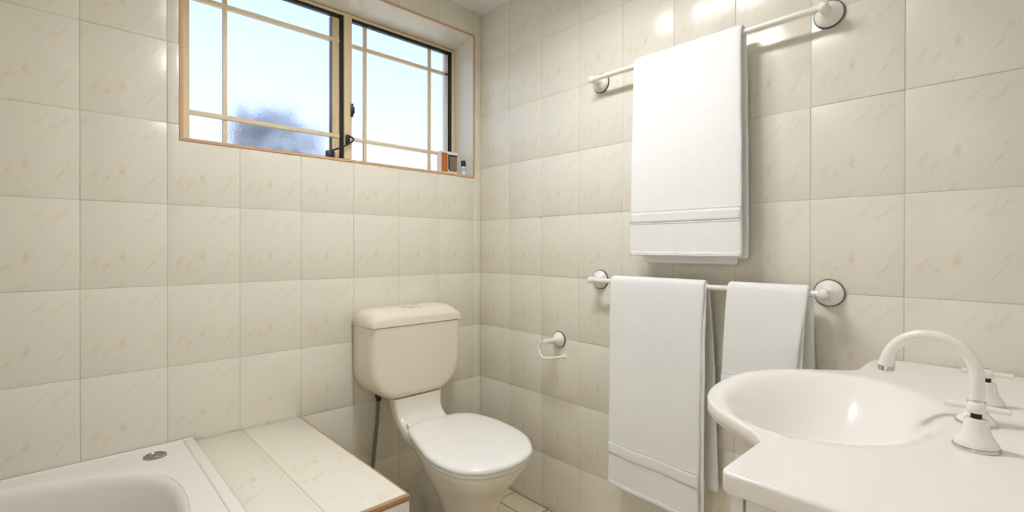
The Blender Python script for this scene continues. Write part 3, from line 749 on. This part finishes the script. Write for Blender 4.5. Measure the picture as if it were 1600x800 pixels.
def tap_handle(x, label):
    y = -1.759
    t = thing('basin_tap', label, 'tap', (x, y, TZ), 'basin taps')
    lathe('base_ring', [(.0245, 0), (.025, .002), (.0245, .0045), (.023, .0055)], (x, y, TZ), (0, 0, 1), 'chrome', t, 36)
    lathe('bell', [(.0235, .004), (.0232, .008), (.020, .013), (.016, .020), (.0138, .028), (.0130, .036), (.0122, .040), (.009, .041)], (x, y, TZ), (0, 0, 1), 'white_enamel', t, 36, 60)
    lathe('spindle', [(.006, .039), (.006, .049)], (x, y, TZ), (0, 0, 1), 'black', t, 18)
    lathe('hub', [(.007, .048), (.0098, .0495), (.0105, .053), (.0098, .060), (.0075, .0625), (0, .063)], (x, y, TZ), (0, 0, 1), 'white_enamel', t, 28, 60)
    bm = bmesh.new(); add_tube(bm, [(x, y - .033, TZ + .0555), (x, y - .032, TZ + .0555), (x, y + .032, TZ + .0555), (x, y + .033, TZ + .0555)], [.002, .0042, .0042, .002], 16)
    from_bm('lever', bm, 'white_enamel', t, angle=60)
    lathe('indicator', [(.005, .0), (.005, .0015), (0, .0025)], (x, y, TZ + .0625), (0, 0, 1), 'chrome', t, 18)
    reparent_keep(t); return t
tap_handle(-.58, 'white basin tap nearest the front corner of the vanity top')
tap_handle(-.32, 'white basin tap next to the tiled right wall')

# ---------------------------------------------------------------- small things on the window sill
t = thing('toiletry_carton', 'small white carton with orange and grey printed panels on the window sill', 'carton', (-.158, .06, OZ0))
def cbox(n, x0, x1, y0, y1, z0, z1, m, par, bev=.001): return box(n, x0, x1, y0, y1, z0, z1, m, par, bev, 1)
cbox('body', -.196, -.104, .045, .085, OZ0 + .0005, OZ0 + .108, 'carton', t, .002)
cbox('orange_panel', -.1965, -.162, .0438, .0458, OZ0 + .012, OZ0 + .100, 'orange', t)
cbox('grey_panel', -.155, -.108, .0438, .0458, OZ0 + .016, OZ0 + .094, 'greyprint', t)
cbox('dark_band', -.160, -.108, .0434, .0440, OZ0 + .086, OZ0 + .094, 'black', t, 0)
cbox('dark_stripe', -.160, -.152, .0434, .0440, OZ0 + .024, OZ0 + .086, 'black', t, 0)
reparent_keep(t)
t = thing('small_bottle', 'tiny clear bottle with black cap at the right end of the window sill', 'bottle', (-.074, .04, OZ0))
bx, by = -.074, .04
lathe('glass_body', [(.0105, .0005), (.0115, .002), (.0115, .040), (.009, .046)], (bx, by, OZ0), (0, 0, 1), 'seat', t, 20)
lathe('label_band', [(.0118, .022), (.0119, .023), (.0119, .038), (.0118, .039)], (bx, by, OZ0), (0, 0, 1), 'label_blue', t, 20)
lathe('cap', [(.0105, .046), (.0115, .047), (.0115, .072), (.0105, .074), (0, .0745)], (bx, by, OZ0), (0, 0, 1), 'black', t, 20)
reparent_keep(t)

# ---------------------------------------------------------------- mirror over the vanity and ceiling lights (outside the frame)
t = thing('wall_mirror', 'frameless wall mirror above the vanity', 'mirror', (-.46, YF, 1.0))
box('glass', -.93, -.02, YF + .001, YF + .007, 1.0, 1.92, 'mirror', t, .001)
reparent_keep(t)
CAN = .035
t = thing('ceiling_light', 'white ceiling fitting with two round downlights', 'ceiling light', (LPX, LPY, ZC))
bm = bmesh.new(); add_box(bm, LPX - .15, LPX + .15, LPY - .27, LPY + .27, ZC - .012, ZC - .0005, .004, 2)
from_bm('base_plate', bm, 'lamp_rim', t, angle=40)
for dy in (-.135, .135):
    lathe('shade', [(.100, .012), (.104, .012), (.104, CAN + .012), (.100, CAN + .012), (.0985, .016)], (LPX, LPY + dy, ZC), (0, 0, -1), 'lamp_rim', t, 32, 60)
    lathe('diffuser', [(.098, .0125), (.098, .016), (0, .018)], (LPX, LPY + dy, ZC), (0, 0, -1), 'lamp', t, 32, 60)
reparent_keep(t)

# unseen lamp added in the hallway as fill for the bathroom
lm = M['lamp'].copy(); lm.name = 'hall_fill_diffuser'; M['hall_fill_lamp'] = lm
lm.node_tree.nodes['Principled BSDF'].inputs['Emission Strength'].default_value = HALL_FILL_STRENGTH
t = thing('hall_fill_light', 'square white fill light added in the unseen hallway', 'ceiling light', (-3.35, -1.5, HZ))
box('rim', -3.67, -3.03, -1.82, -1.18, HZ - .012, HZ - .0005, 'lamp_rim', t)
box('diffuser', -3.65, -3.05, -1.8, -1.2, HZ - .02, HZ - .0125, 'hall_fill_lamp', t)
reparent_keep(t)
